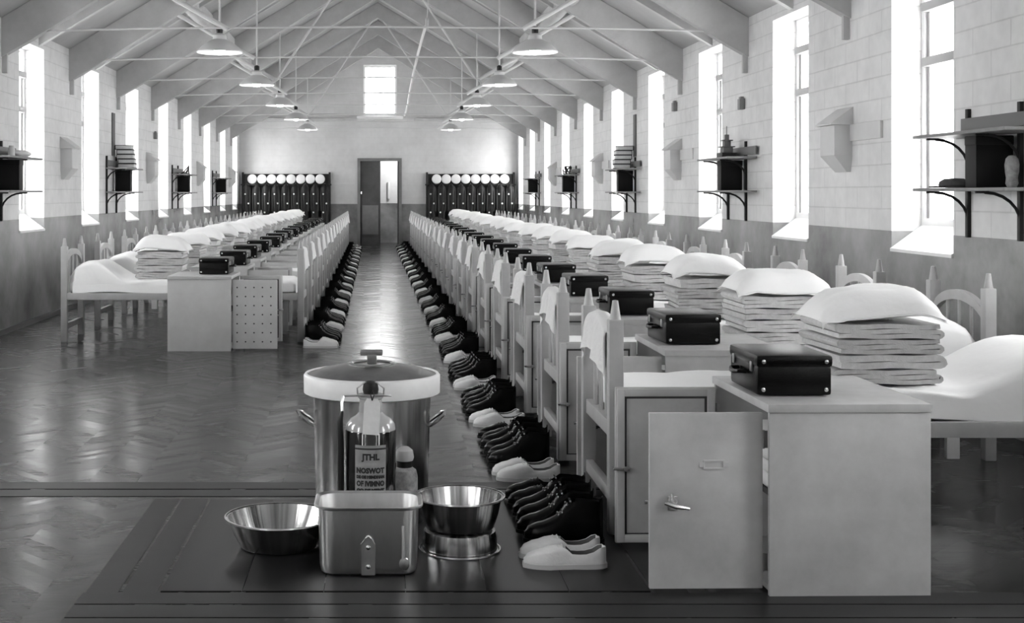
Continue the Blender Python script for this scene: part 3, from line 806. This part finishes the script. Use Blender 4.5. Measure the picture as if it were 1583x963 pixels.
P_bed=Proto(make_bed); P_mat={'right':[Proto(lambda s=s:make_mattress(s)) for s in (1,2,3)],'left':[Proto(lambda s=s:make_mattress(s,1.52)) for s in (4,5,6)]}
P_bl=[make_blanket(s) for s in (10,11,12,13,14,15)]; P_pi=[make_pillow(s) for s in (1,2,3,4)]; P_tw=[make_towel(s) for s in (1,2,3)]
rr=random.Random(21)
def bedside(k,side,fx,y0,nrow):
    """everything belonging to one bed place; s=+1 right row, s=-1 left row"""
    s=1 if side=='right' else -1
    rz=0 if s>0 else pi
    bed='%s bed on the %s'%(ORD[k] if k<nrow-1 else 'farthest',side)
    def W(lx,ly,z=0):   # local bed coordinates -> world
        return (fx+s*lx, y0+(ly if s>0 else BW-ly), z)
    P_bed.put(W(0,0),rz,'pale painted bed frame with pointed posts, %s'%bed,'beds in the %s row'%side)
    P_mat[side][k%3].put(W(0,0),rz,'sheeted mattress raised at its head on the %s'%bed,'mattresses on the %s row'%side)
    lx=.90 if s>0 else 1.05
    z=.5475
    dx=rr.uniform(-.015,.015)
    for i in range(4):
        a=radians(rr.uniform(-2.5,2.5))
        j=(k*4+i*5+k//3)%6
        nm=('lowest','second','third','topmost')[i]
        lab='%s folded grey blanket in the stack on the %s'%(nm,bed)
        ly=.17 if s>0 else .60-.0
        p=W(lx+dx+rr.uniform(-.008,.008),.17,z) if s>0 else W(lx+dx,.17+rr.uniform(-.008,.008),z)
        P_bl[j].put(p,rz+a,lab,'folded blankets in the %s row'%side)
        z+=BHT[10+j]+.0008
    cx=lx+dx+.215; cy=.17+.20
    P_pi[(k*3+1)%4].put(W(cx+rr.uniform(-.03,.03),cy+rr.uniform(-.02,.02),z+.002),rz+radians(rr.uniform(-6,6)),'plump white pillow atop the blanket stack on the %s'%bed,'pillows in the %s row'%side)
    P_tw[(k*2)%3].put(W(0,0),rz,'white towel draped over the foot rail of the %s'%bed,'towels on the %s row'%side)
    # locker in front of the bed
    off=.35 if s>0 else .535
    yl=y0-.667
    if s>0 and k==0: yl=4.175
    lc=(fx+s*off, yl if s>0 else yl+LD,0)
    if s>0 and k==0: lc=(1.256,yl,0)
    loc_name='%s locker on the %s'%(ORD[k] if k<nrow-1 else 'farthest',side)
    pr=P_lock if s>0 else (P_lockL if k==0 else P_lockR)
    pr.put(lc,rz+(radians(1.0) if s>0 and k==0 else 0),'square painted %s, both doors standing open'%loc_name,'bedside lockers in the %s row'%side)
    sx=.012+rr.uniform(0,.03); sy=.185+rr.uniform(-.03,.03)
    if s>0 and k==0: sx,sy=.004,.15
    P_case.put((lc[0]+s*sx,lc[1]+s*sy if s>0 else lc[1]-(LD-sy-.335),LH),rz+radians(rr.uniform(-3,3)) if not(s>0 and k==0) else 0,'small black suitcase lying on the %s'%loc_name,'black suitcases on the %s lockers'%side)
    if s>0 and k<3:
        P_lin.put((lc[0]+.02,lc[1]+.07,.327),0,'folded white linen on the shelf inside the %s'%loc_name,'linen in the lockers')
    # shoes in a line at the foot
    hx=-.085 if s>0 else -.06
    seq=[(P_pl,-.41,'nearer white canvas shoe'),(P_pl,-.283,'farther white canvas shoe'),
         (P_boot,-.138,'nearer black boot of the first pair'),(P_boot,-.010,'farther black boot of the first pair'),
         (P_boot,.143,'nearer black boot of the second pair'),(P_boot,.271,'farther black boot of the second pair'),
         (P_shoe,.428,'nearer low black shoe'),(P_shoe,.556,'farther low black shoe')]
    for q,(pp,dy,lb) in enumerate(seq):
        x=fx+s*(hx+rr.uniform(-.012,.012)); y=y0+dy+rr.uniform(-.004,.004)
        if s>0 and k==0 and q<2: x=fx-.115; y=(4.505,4.632)[q]
        zz=.003 if (4.2<y<5.52 and x<.9) else 0
        if 5.54<y<5.85: zz=.002
        pp.put((x,y,zz),rz+radians(rr.uniform(-2.2,2.2)),'%s by the %s'%(lb,bed) if 'boot' in lb else '%s by the foot of the %s'%(lb,bed),{'P':''}.get('x') or ('white shoes in the %s line'%side if pp is P_pl else 'black footwear in the %s line'%side))

NR,NL=20,15
for k in range(NR):
    y0=4.93+1.365*k; bedside(k,'right',.90-.0058*(y0-4.93),y0,NR)
for k in range(NL):
    y0=11.36+1.365*k; bedside(k,'left',-.70-.0045*(y0-11.36),y0,NL)

# ------------------------------------------------------------------ wall shelves
def make_shelf():
    """right wall: origin on the wall face at floor; y from 0 (near) to 1.11 (far); board sticks out to -x"""
    r=empty('bracketed_shelf'); tag(r,cat='shelf'); Ls=1.11
    for z in (1.325,1.63):
        mb=MB(); mb.box(-.29,-.022,0,Ls,z-.009,z+.009,b=.003); mb.build('board',M_vent if False else mat_shelf,r)
    for y in (.40,Ls-.10):
        mb=MB(); mb.box(-.022,0,y-.016,y+.016,1.05,1.79,b=.002); mb.build('upright',M_iron,r)
        for z in (1.325,1.63):
            pts=[(-.20,y,z-.014)]+[(-.20+.19*sin(a),y,z-.016-.17*(1-cos(a))) for a in [radians(q) for q in (0,15,30,45,60,75,88)]]
            mb=MB(); mb.tube(pts,.0085,8); mb.tube([(-.25,y,z-.014),(-.18,y,z-.014)],.0075,6); mb.build('bracket',M_iron,r)
    mb=MB(); mb.box(-.036,-.022,0,Ls-.06,1.66,1.735,b=.002); mb.build('back_rail',mat('shelf_rail_paint',.12,.5),r)
    return r
mat_shelf=mat('shelf_board',.20,.5,noise=.2,nscale=8)
P_sh=Proto(make_shelf)
def make_bbox():
    r=empty('black_box'); tag(r,cat='box'); 
    mb=MB(); mb.box(0,.20,0,.13,0,.24,b=.008); mb.build('box_body',M_blackm,r)
    mb=MB(); mb.box(-.003,.203,-.003,.133,.225,.278,b=.008); mb.build('box_lid',M_blackm,r)
    return r
P_bb=Proto(make_bbox)
def make_book():
    r=empty('book'); tag(r,cat='book')
    mb=MB(); mb.box(0,.22,0,.16,0,.008,b=.003); mb.box(0,.22,0,.16,.052,.060,b=.003); mb.box(.212,.22,0,.16,.006,.054); mb.build('cover',M_ink,r)
    mb=MB(); mb.box(.006,.212,.004,.155,.008,.052,b=.002); mb.build('pages',M_paper,r)
    return r
P_bk=Proto(make_book)
for side,ys in (('right',[6.45,11.6,16.8,22.0,27.2]),('left',[11.2,16.4,21.6,26.8])):
    for k,y in enumerate(ys):
        s=1 if side=='right' else -1
        xw=XR if s>0 else XL
        rz=0 if s>0 else pi
        if s<0: pass
        nm='%s two-tier wall shelf on the %s wall'%(ORD[k],side)
        # left shelves: far end must carry the overhanging boards as well -> mirrored copy
        if s>0: P_sh.put((xw,y,0),0,'dark bracketed '+nm,'two-tier wall shelves')
        else:
            P_sh.put((xw,y+1.11,0),pi,'dark bracketed '+nm,'two-tier wall shelves')
        by=y+(.425 if s>0 else .50)
        P_bb.put((xw-s*.235 if s>0 else xw+.235,by if s>0 else by+.13,1.335),rz,'black box on the lower board of the %s'%nm,'black boxes on the wall shelves')
        if (side,k) in (('right',2),('left',1)):
            for j in range(5):
                P_bk.put((xw-s*(.285-.010*j+.004*(j%2)),(by+.02 if s>0 else by+.20)+.0*j,1.640+j*.0605),rz+radians((-3,2,-2,3,-1)[j]),'%s thick pale book in the pile on the %s shelf on the %s'%(('lowest','second','third','fourth','topmost')[j],ORD[k],side),'books piled on the wall shelves')
            mb=MB(); a,c=sorted((xw-s*.016,xw-s*.0005)); mb.box(a,c,by-.06,by+.10,1.80,2.36,b=.002)
            tag(mb.build('notice_board',mat('grey_board',.10,.6,noise=.2)),'tall narrow dark board on the %s wall above piled books'%side,'board')
# things on the nearest right shelf
def make_pouch():
    r=empty('peaked_hat'); tag(r,'small dark peaked hat lying at the far end of the nearest right shelf','hat')
    mb=MB(); mb.lathe([(.001,.055),(.05,.052),(.075,.035),(.08,.015),(.07,0),(.001,0)],20,sx=1.0,sy=1.25); mb.build('crown',mat('dark_cap_cloth',.07,.9,noise=.2,nscale=30),r)
    mb=MB(); mb.prism([(-.075,-.06),(-.125,-.03),(-.13,.03),(-.075,.06)],0,.010,axis='z'); mb.build('peak',M_black,r)
    return r
o=make_pouch(); o.location=(XR-.15,7.33,1.3355)
mb=MB(); 
mb.lathe([(.001,0),(.028,.002),(.038,.02),(.034,.05),(.04,.08),(.043,.12),(.036,.15),(.020,.165),(.001,.168)],16,sx=.8)
o=mb.build('cloth_bag',mat('bag_cloth',.30,.9,noise=.4,nscale=30,bump=.4,bscale=30)); tag(o,'small pale cloth bag on the lower board beside the nearest black box','bag'); o.location=(XR-.095,6.77,1.3355)
# ornament on second right shelf
r=empty('model_tower',(XR-.14,12.18,1.639)); tag(r,'small dark tiered ornament on the second shelf of the right wall','ornament')
mb=MB(); mb.box(-.07,.07,-.10,.10,0,.05,b=.006); mb.build('base',M_dark,r)
mb=MB(); mb.box(-.045,.045,-.06,.06,.05,.10,b=.006); mb.box(-.06,.06,-.075,.075,.10,.11); mb.box(-.03,.03,-.04,.04,.11,.16,b=.004); mb.box(-.045,.045,-.055,.055,.16,.17); mb.box(-.018,.018,-.02,.02,.17,.22); mb.tube([(0,0,.22),(0,0,.30)],.004,6)
mb.build('tiers',mat('ornament_paint',.15,.6),r)
# dark bits on the far shelves
for (x,y,lab) in ((XR-.15,22.6,'tangled dark belt gear on the fourth right wall shelf'),(XL+.15,22.3,'tangled dark belt gear on the third left wall shelf')):
    mb=MB(); rq=random.Random(int(y*10))
    for q in range(4):
        p=[(rq.uniform(-.07,.07),rq.uniform(-.2,.2),.012+abs(rq.uniform(0,.14))*(i in (2,3))) for i in range(6)]
        p[0]=(p[0][0],p[0][1],.012)
        mb.tube(p,.011,6)
    o=mb.build('belt_gear',M_iron); tag(o,lab,'belts'); o.location=(x,y,1.640)
# jar on left nearest shelf
mb=MB(); mb.lathe([(.001,0),(.03,0),(.032,.07),(.024,.085),(.024,.10),(.001,.102)],14); o=mb.build('tin_jar',M_vent); tag(o,'small grey jar on the top board of the nearest left shelf','jar'); o.location=(XL+.15,11.75,1.639)
mb=MB(); mb.grid(lambda u,v:(.12*cos(2*pi*u)*sin(pi*v)*.8,.17*sin(2*pi*u)*sin(pi*v),.035-.035*cos(pi*v)),16,9,wrapu=True); o=mb.build('folded_cloth',M_towel,sharp=80); tag(o,'crumpled pale cloth on the top board of the nearest left shelf','cloth'); o.location=(XL+.15,12.03,1.639)

# wall ventilators
def make_vent():
    r=empty('wall_ventilator'); tag(r,cat='ventilator')
    # local: wall face x=0, body to -x, y along wall
    mb=MB(); mb.box(-.13,0,-.15,.15,1.58,1.80,b=.004); mb.build('body',M_vent,r)
    mb=MB(); mb.prism([(-.16,1.80),(-.16,1.812),(0,1.93),(0,1.80)],-.17,.17); mb.build('hood',M_vent,r)
    mb=MB(); vs=[(-.13,-.15,1.58),(-.13,.15,1.58),(0,.15,1.58),(0,-.15,1.58),(-.03,-.12,1.46),(-.03,.12,1.46),(0,.12,1.46),(0,-.12,1.46)]
    mb.add(vs,[(0,1,5,4),(1,2,6,5),(2,3,7,6),(3,0,4,7),(4,5,6,7),(3,2,1,0)]); mb.build('scoop',M_vent,r)
    mb=MB(); mb.box(-.02,0,-.72,-.15,1.68,1.80,b=.003); mb.build('side_plate',M_vent,r)
    return r
P_v=Proto(make_vent)
for k,y in enumerate((9.47,14.75,19.9,25.1)): P_v.put((XR,y,0),0,'white hooded ventilator box, %s along the right wall'%ORD[k],'white wall ventilators')
for k,y in enumerate((14.3,19.5,24.8,30.0)): P_v.put((XL,y,0),pi,'white hooded ventilator box, %s along the left wall'%ORD[k],'white wall ventilators')
for (x,y,z,side) in ((XR,12.1,2.14,'right'),(XR,14.85,2.3,'second right'),(XL,20.0,2.2,'left')):
    mb=MB(); s=1 if x>0 else -1; a,b_=sorted((x,x-s*.05)); mb.box(a,b_,y-.045,y+.045,z-.05,z+.05,b=.005); mb.box(a+.01,b_-.01,y-.03,y+.03,z+.05,z+.07)
    tag(mb.build('switch_box',M_frame),'small grey switch box on the %s wall pier'%side,'switch box')

# ------------------------------------------------------------------ coat racks on the far wall
def make_rack():
    r=empty('coat_rack'); tag(r,cat='coat rack'); w=2.2
    mb=MB(); mb.box(0,w,-.03,-.003,.35,1.80); mb.build('back_board',M_dark,r)
    for x in (.0,w-.05):
        mb=MB(); mb.box(x,x+.05,-.10,-.03,0,1.84,b=.006); mb.build('upright',M_dark,r)
    mb=MB(); mb.box(-.02,w+.02,-.12,-.03,1.515,1.55,b=.004); mb.build('peg_rail',M_dark,r)
    for i in range(9):
        x=.14+i*.24
        mb=MB(); mb.tube([(x,-.11,1.53),(x,-.16,1.535),(x,-.175,1.56)],.008,6); mb.build('peg',M_stud,r)
    mb=MB(); mb.box(0,w,-.16,-.03,.30,.33); mb.build('low_board',M_dark,r)
    return r
def make_coat():
    r=empty('dark_coat'); tag(r,cat='coat')
    lv=[(1.66,.03,.028),(1.63,.05,.04),(1.60,.085,.055),(1.53,.098,.065),(1.30,.09,.07),(1.10,.086,.07),(.90,.092,.075),(.70,.10,.08),(.56,.104,.082)]
    mb=MB(); n=20; vs=[];fs=[]
    for z,a,b_ in lv:
        for i in range(n):
            t=2*pi*i/n; f=1+.06*sin(5*t+1)*(1.66-z)
            vs.append((a*cos(t)*f,b_*sin(t)*f,z))
    for j in range(len(lv)-1):
        for i in range(n): k=(i+1)%n; fs.append((j*n+i,j*n+k,(j+1)*n+k,(j+1)*n+i))
    fs.append(tuple(range(n))); fs.append(tuple((len(lv)-1)*n+i for i in range(n)))
    mb.add(vs,fs); mb.build('coat_body',M_coat,r,sharp=70)
    for s in (-1,1):
        mb=MB(); mb.tube([(s*.075,-.01,1.57),(s*.085,-.03,1.42),(s*.086,-.045,1.20),(s*.080,-.055,1.0)],[.028,.029,.027,.025],10); mb.build('sleeve',M_coat,r)
    for (x,z) in ((-.035,1.42),(.045,1.19),(-.035,.97),(.045,1.42),(-.035,1.19),(.045,.97)):
        if (x<0)==(abs(z-1.19)<.01): 
            continue
        mb=MB(); mb.lathe([(.021,-.010),(.019,.004),(.001,.008)],10,M=Matrix.Translation((x,-.082,z))@Matrix.Rotation(pi/2,4,'X')); mb.build('button',M_cap,r)
    return r
def make_cap():
    r=empty('white_hat'); tag(r,cat='hat')
    R=Matrix.Rotation(pi/2,4,'X')
    mb=MB(); mb.lathe([(.001,.052),(.07,.050),(.105,.042),(.1195,.024),(.112,.004),(.09,-.004)],28,M=R); mb.build('crown',M_cap,r)
    mb=MB(); mb.lathe([(.088,.0),(.092,-.012),(.090,-.035),(.080,-.038)],24,M=R); mb.build('hat_band',M_coat,r)
    return r
P_r=Proto(make_rack); P_c=Proto(make_coat); P_cap=Proto(make_cap)
for side,x0 in (('left',-3.43),('right',1.13)):
    P_r.put((x0,YB,0),0,'dark wooden coat rack against the far wall, %s of the doorway'%side,'coat racks')
    for i in range(9):
        P_c.put((x0+.14+i*.24,YB-.212,-.12),0,'dark buttoned coat, %s from the left on the rack %s of the doorway'%(('first','second','third','fourth','fifth','sixth','seventh','eighth','last')[i],side),'dark coats')
    for i in range(8):
        P_cap.put((x0+.14+.12+i*.24,YB-.085,1.672),0,'round white cap, %s from the left above the rack %s of the doorway'%(('first','second','third','fourth','fifth','sixth','seventh','last')[i],side),'white caps')

# ------------------------------------------------------------------ foreground vessels
HZ=.003
# drum with lid
r=empty('metal_drum',(-.034,5.20,HZ)); tag(r,'tall polished metal drum with white banded lid on the floor hatch','drum')
mb=MB(); mb.lathe([(.214,0),(.222,.006),(.224,.02),(.236,.52),(.229,.52),(.217,.02),(.001,.012)],64); mb.build('drum_body',M_drum,r)
ld=empty('lid'); ld.parent=r
mb=MB(); mb.lathe([(.262,.50),(.273,.505),(.274,.572),(.268,.58),(.262,.582),(.258,.574)],64); mb.lathe([(.262,.50),(.258,.574)],64); mb.build('lid_band',M_enam,ld)
mb=MB(); mb.lathe([(.260,.576),(.245,.574),(.21,.592),(.15,.606),(.08,.614),(.001,.616)],64); mb.build('lid_dome',M_lid,ld)
mb=MB(); mb.lathe([(.095,.612),(.10,.618),(.085,.622),(.075,.616)],32); mb.build('lid_ring',M_steel,ld)
mb=MB(); mb.box(-.02,.02,-.014,.014,.614,.655,b=.005); mb.box(-.048,.044,-.013,.013,.648,.672,b=.006); mb.build('lid_handle',M_lid,ld)
for s in (-1,1):
    mb=MB(); mb.tube([(s*.230,-.05,.375),(s*.258,-.055,.395),(s*.285,-.045,.415),(s*.298,0,.425),(s*.285,.045,.415),(s*.258,.055,.395),(s*.230,.05,.375)],.0075,8); mb.build('side_handle',M_steel,r)
# bottle
r=empty('dark_bottle',(-.036,4.785,HZ)); tag(r,'large dark stoppered bottle in front of the drum, label on its face','bottle')
mb=MB(); mb.lathe([(.001,.0),(.085,0),(.094,.01),(.094,.425),(.092,.43)],40); mb.build('bottle_body',M_bottle,r)
mb=MB(); mb.lathe([(.0925,.428),(.089,.45),(.075,.468),(.055,.480),(.043,.492),(.041,.54),(.046,.545),(.046,.558),(.03,.56)],40); mb.build('bottle_neck',M_neck,r)
mb=MB(); mb.lathe([(.026,.555),(.03,.575),(.026,.60),(.012,.606),(.001,.607)],16); mb.build('stopper',M_iron,r)
mb=MB(); mb.tube([(-.10,-.01,.553),(-.05,-.03,.557),(0,-.047,.556),(.05,-.03,.557),(.075,-.01,.553)],.004,6)
mb.tube([(-.10,-.01,.553),(-.106,-.02,.53),(-.104,-.03,.50)],.006,6); mb.tube([(-.047,0,.55),(-.05,-.005,.58),(-.026,-.01,.60),(.026,-.01,.60),(.05,-.005,.58),(.047,0,.55)],.0035,6)
mb.build('swing_wire',M_brass,r)
mb=MB(); mb.tube([(-.104,-.03,.50),(-.112,-.035,.46),(-.110,-.03,.38),(-.108,-.02,.02)],[.004,.011,.012,.012],8); mb.build('side_strap',M_iron,r)
def bent(R,x,z,off): a=x/R; return ((R+off)*sin(a),-(R+off)*cos(a),z)
mb=MB(); lw,za,zb=.118,.17,.385
mb.grid(lambda u,v:bent(.094,(u-.5)*lw,za+(zb-za)*v,.0012),14,4)
lab=mb.build('bottle_label',mat('bottle_label_paper',.30,.7,noise=.12,nscale=30),r)
mb=MB(); mb.grid(lambda u,v:bent(.094,(u-.5)*lw,.369+.006*v,.002),14,3); mb.build('label_line',M_ink,lab)
def text_mesh(txt,size,R,z,width):
    cu=bpy.data.curves.new('lettering','FONT'); cu.body=txt; cu.size=size; cu.align_x='CENTER'; cu.resolution_u=2; cu.offset=.0016
    ob=bpy.data.objects.new('tmp',cu); COL.objects.link(ob)
    dg=bpy.context.evaluated_depsgraph_get(); me=bpy.data.meshes.new_from_object(ob.evaluated_get(dg))
    bpy.data.objects.remove(ob); bpy.data.curves.remove(cu)
    xs=[v.co.x for v in me.vertices]; k=width/(max(xs)-min(xs)); c=(max(xs)+min(xs))/2
    for v in me.vertices: v.co=Vector(bent(R,(v.co.x-c)*k,z+v.co.y,.0024))
    me.materials.append(M_ink)
    o=bpy.data.objects.new('lettering',me); COL.objects.link(o); o.parent=lab; return o
text_mesh('JTHL',.030,.094,.333,.066)
text_mesh('NOSWOT',.026,.094,.285,.104)
text_mesh('DE OE MENDMAN',.014,.094,.266,.104)
text_mesh('OF IVIMNO',.026,.094,.238,.104)
text_mesh('OO DE MIENT',.014,.094,.218,.104)
# tag
r=empty('paper_tag',(-.033,4.735,HZ)); tag(r,'blank white paper tag hanging from the neck of the dark bottle','tag')
T=[(-.032,-.053,.428),(.028,-.0535,.424),(.034,-.028,.532),(.024,-.020,.550),(-.016,-.019,.552),(-.026,-.027,.536)]
mb=MB(); mb.add(T,[(0,1,2,3,4,5)]); mb.add([(x,y+.0014,z) for x,y,z in T],[(5,4,3,2,1,0)])
for a,b_ in ((0,1),(1,2),(2,3),(3,4),(4,5),(5,0)): mb.f.append((a,b_,b_+6,a+6)); mb.m.append(0)
mb.build('card',M_paper,r)
mb=MB(); mb.tube([(.003,-.024,.545),(.010,-.026,.565),(.004,-.022,.585),(-.002,-.02,.565),(.003,-.024,.545)],.0022,6); mb.build('string',M_iron,r)
# small white jar beside the bottle
r=empty('white_jar',(.092,4.915,HZ)); tag(r,'small white jar with dark neck and pale domed cap beside the bottle','jar')
mb=MB(); mb.lathe([(.001,0),(.046,0),(.050,.01),(.050,.225),(.044,.25),(.028,.262)],28); mb.build('jar_body',mat('stoneware',.40,.35,noise=.55,nscale=30),r)
mb=MB(); mb.lathe([(.029,.258),(.028,.288),(.001,.289)],20); mb.build('jar_neck',M_iron,r)
mb=MB(); mb.lathe([(.032,.286),(.036,.298),(.031,.325),(.016,.337),(.001,.339)],20); mb.build('jar_cap',M_vent,r)

# rectangular tin in front
def rrect(w,d,rad,n=8):
    out=[]
    for cx,cy,a0 in ((w/2-rad,d/2-rad,0),(-w/2+rad,d/2-rad,90),(-w/2+rad,-d/2+rad,180),(w/2-rad,-d/2+rad,270)):
        for i in range(n+1):
            a=radians(a0+90*i/n); out.append((cx+rad*cos(a),cy+rad*sin(a)))
    return out
def rr_loft(mb,levels,mi=0):
    vs=[];fs=[]; n=None
    for w,d,rad,z in levels:
        p=rrect(w,d,rad); n=len(p); vs+=[(x,y,z) for x,y in p]
    for j in range(len(levels)-1):
        for i in range(n): k=(i+1)%n; fs.append((j*n+i,j*n+k,(j+1)*n+k,(j+1)*n+i))
    fs.append(tuple(range(n))); fs.append(tuple((len(levels)-1)*n+i for i in range(n)))
    mb.add(vs,fs,mi)
r=empty('metal_tin',(-.041,4.505,HZ)); tag(r,'deep rounded square metal tin standing in front of the drum and bottle','tin')
mb=MB(); rr_loft(mb,[(.31,.20,.05,.0),(.325,.215,.055,.006),(.335,.225,.055,.03),(.343,.232,.056,.20),(.345,.234,.056,.222),(.372,.258,.066,.228),(.374,.260,.067,.234),(.366,.252,.064,.236),(.342,.230,.056,.229),(.333,.222,.054,.20),(.325,.215,.052,.012)])
mb.build('tin_body',M_tin,r)
mb=MB(); mb.prism([(-.023,.006),(.023,.006),(.023,.11),(.012,.128),(0,.136),(-.012,.128),(-.023,.11)],-.124,-.114); 
mb.v=[(x,y+.001,z) for x,y,z in mb.v]; mb.build('strap_lug',M_tin,r)
mb=MB()
for z in (.035,.10): mb.lathe([(.009,0),(.008,.004),(.001,.006)],10,M=Matrix.Translation((0,-.123,z))@Matrix.Rotation(pi/2,4,'X'))
mb.build('rivets',M_stud,r)
mb=MB(); mb.tube([(.118,-.112,.17),(.120,-.112,.06)],.006,8); mb.lathe([(.001,.006),(.016,.003),(.02,-.004)],14,sy=1.3,M=Matrix.Translation((.121,-.110,.042))@Matrix.Rotation(pi/2,4,'X')); mb.build('side_clip',M_tin,r)
# basins
def basin(name,loc,label,R,h,rb,sy=1.0,inv=False):
    r=empty(name,loc); tag(r,label,'basin','metal basins')
    pr=[(.001,.002),(rb-.01,0),(rb,.004),(rb+(R-rb)*.5,h*.48),(R-.006,h-.003),(R+.006,h),(R+.006,h+.004),(R-.006,h+.003),(rb+(R-rb)*.5-.004,h*.5),(rb-.006,.009),(.001,.008)]
    if inv: pr=[(a,h-z) for a,z in pr]
    mb=MB(); mb.lathe(pr,56,sy=sy); mb.build('bowl',M_spun,r)
    mb=MB(); zr=h+.003 if not inv else -.001+.004
    mb.lathe([(R+.004,zr-.005),(R+.009,zr-.002),(R+.008,zr+.003),(R+.003,zr+.003)],56,sy=sy); mb.build('rolled_rim',M_steel,r)
    return r
basin('metal_basin',(-.372,4.78,HZ),'wide shallow metal basin left of the square tin',.195,.105,.145)
basin('metal_basin',(.29,4.73,HZ+.001),'lower metal basin turned upside down right of the tin',.142,.075,.130,inv=True)
basin('metal_basin',(.29,4.73,HZ+.082),'upper metal basin stacked on the upturned basin right of the tin',.158,.11,.125)

# ------------------------------------------------------------------ light
w=bpy.data.worlds.new('overcast_sky'); SC.world=w; w.use_nodes=True
bg=w.node_tree.nodes['Background']; bg.inputs[0].default_value=(1,1,1,1); bg.inputs[1].default_value=7.0
# ------------------------------------------------------------------ camera
cam=bpy.data.cameras.new('camera'); co=bpy.data.objects.new('camera',cam); COL.objects.link(co)
co.location=(0,0,1.30); co.rotation_euler=(pi/2,0,0)
F=2000.0; cam.sensor_fit='HORIZONTAL'; cam.sensor_width=36; cam.lens=36*F/1583
cam.shift_x=(791.5-588)/1583; cam.shift_y=-(481.5-300)/1583
cam.clip_start=.05; cam.clip_end=200
SC.camera=co
SC.view_settings.view_transform='Standard'; SC.view_settings.look='None'; SC.view_settings.exposure=1.44; SC.view_settings.gamma=1
SC.view_settings.use_curve_mapping=False
cy=SC.cycles; cy.use_denoising=True; cy.max_bounces=10; cy.diffuse_bounces=6; cy.glossy_bounces=4; cy.transparent_max_bounces=12
cy.sample_clamp_indirect=6; cy.caustics_reflective=False; cy.caustics_refractive=False
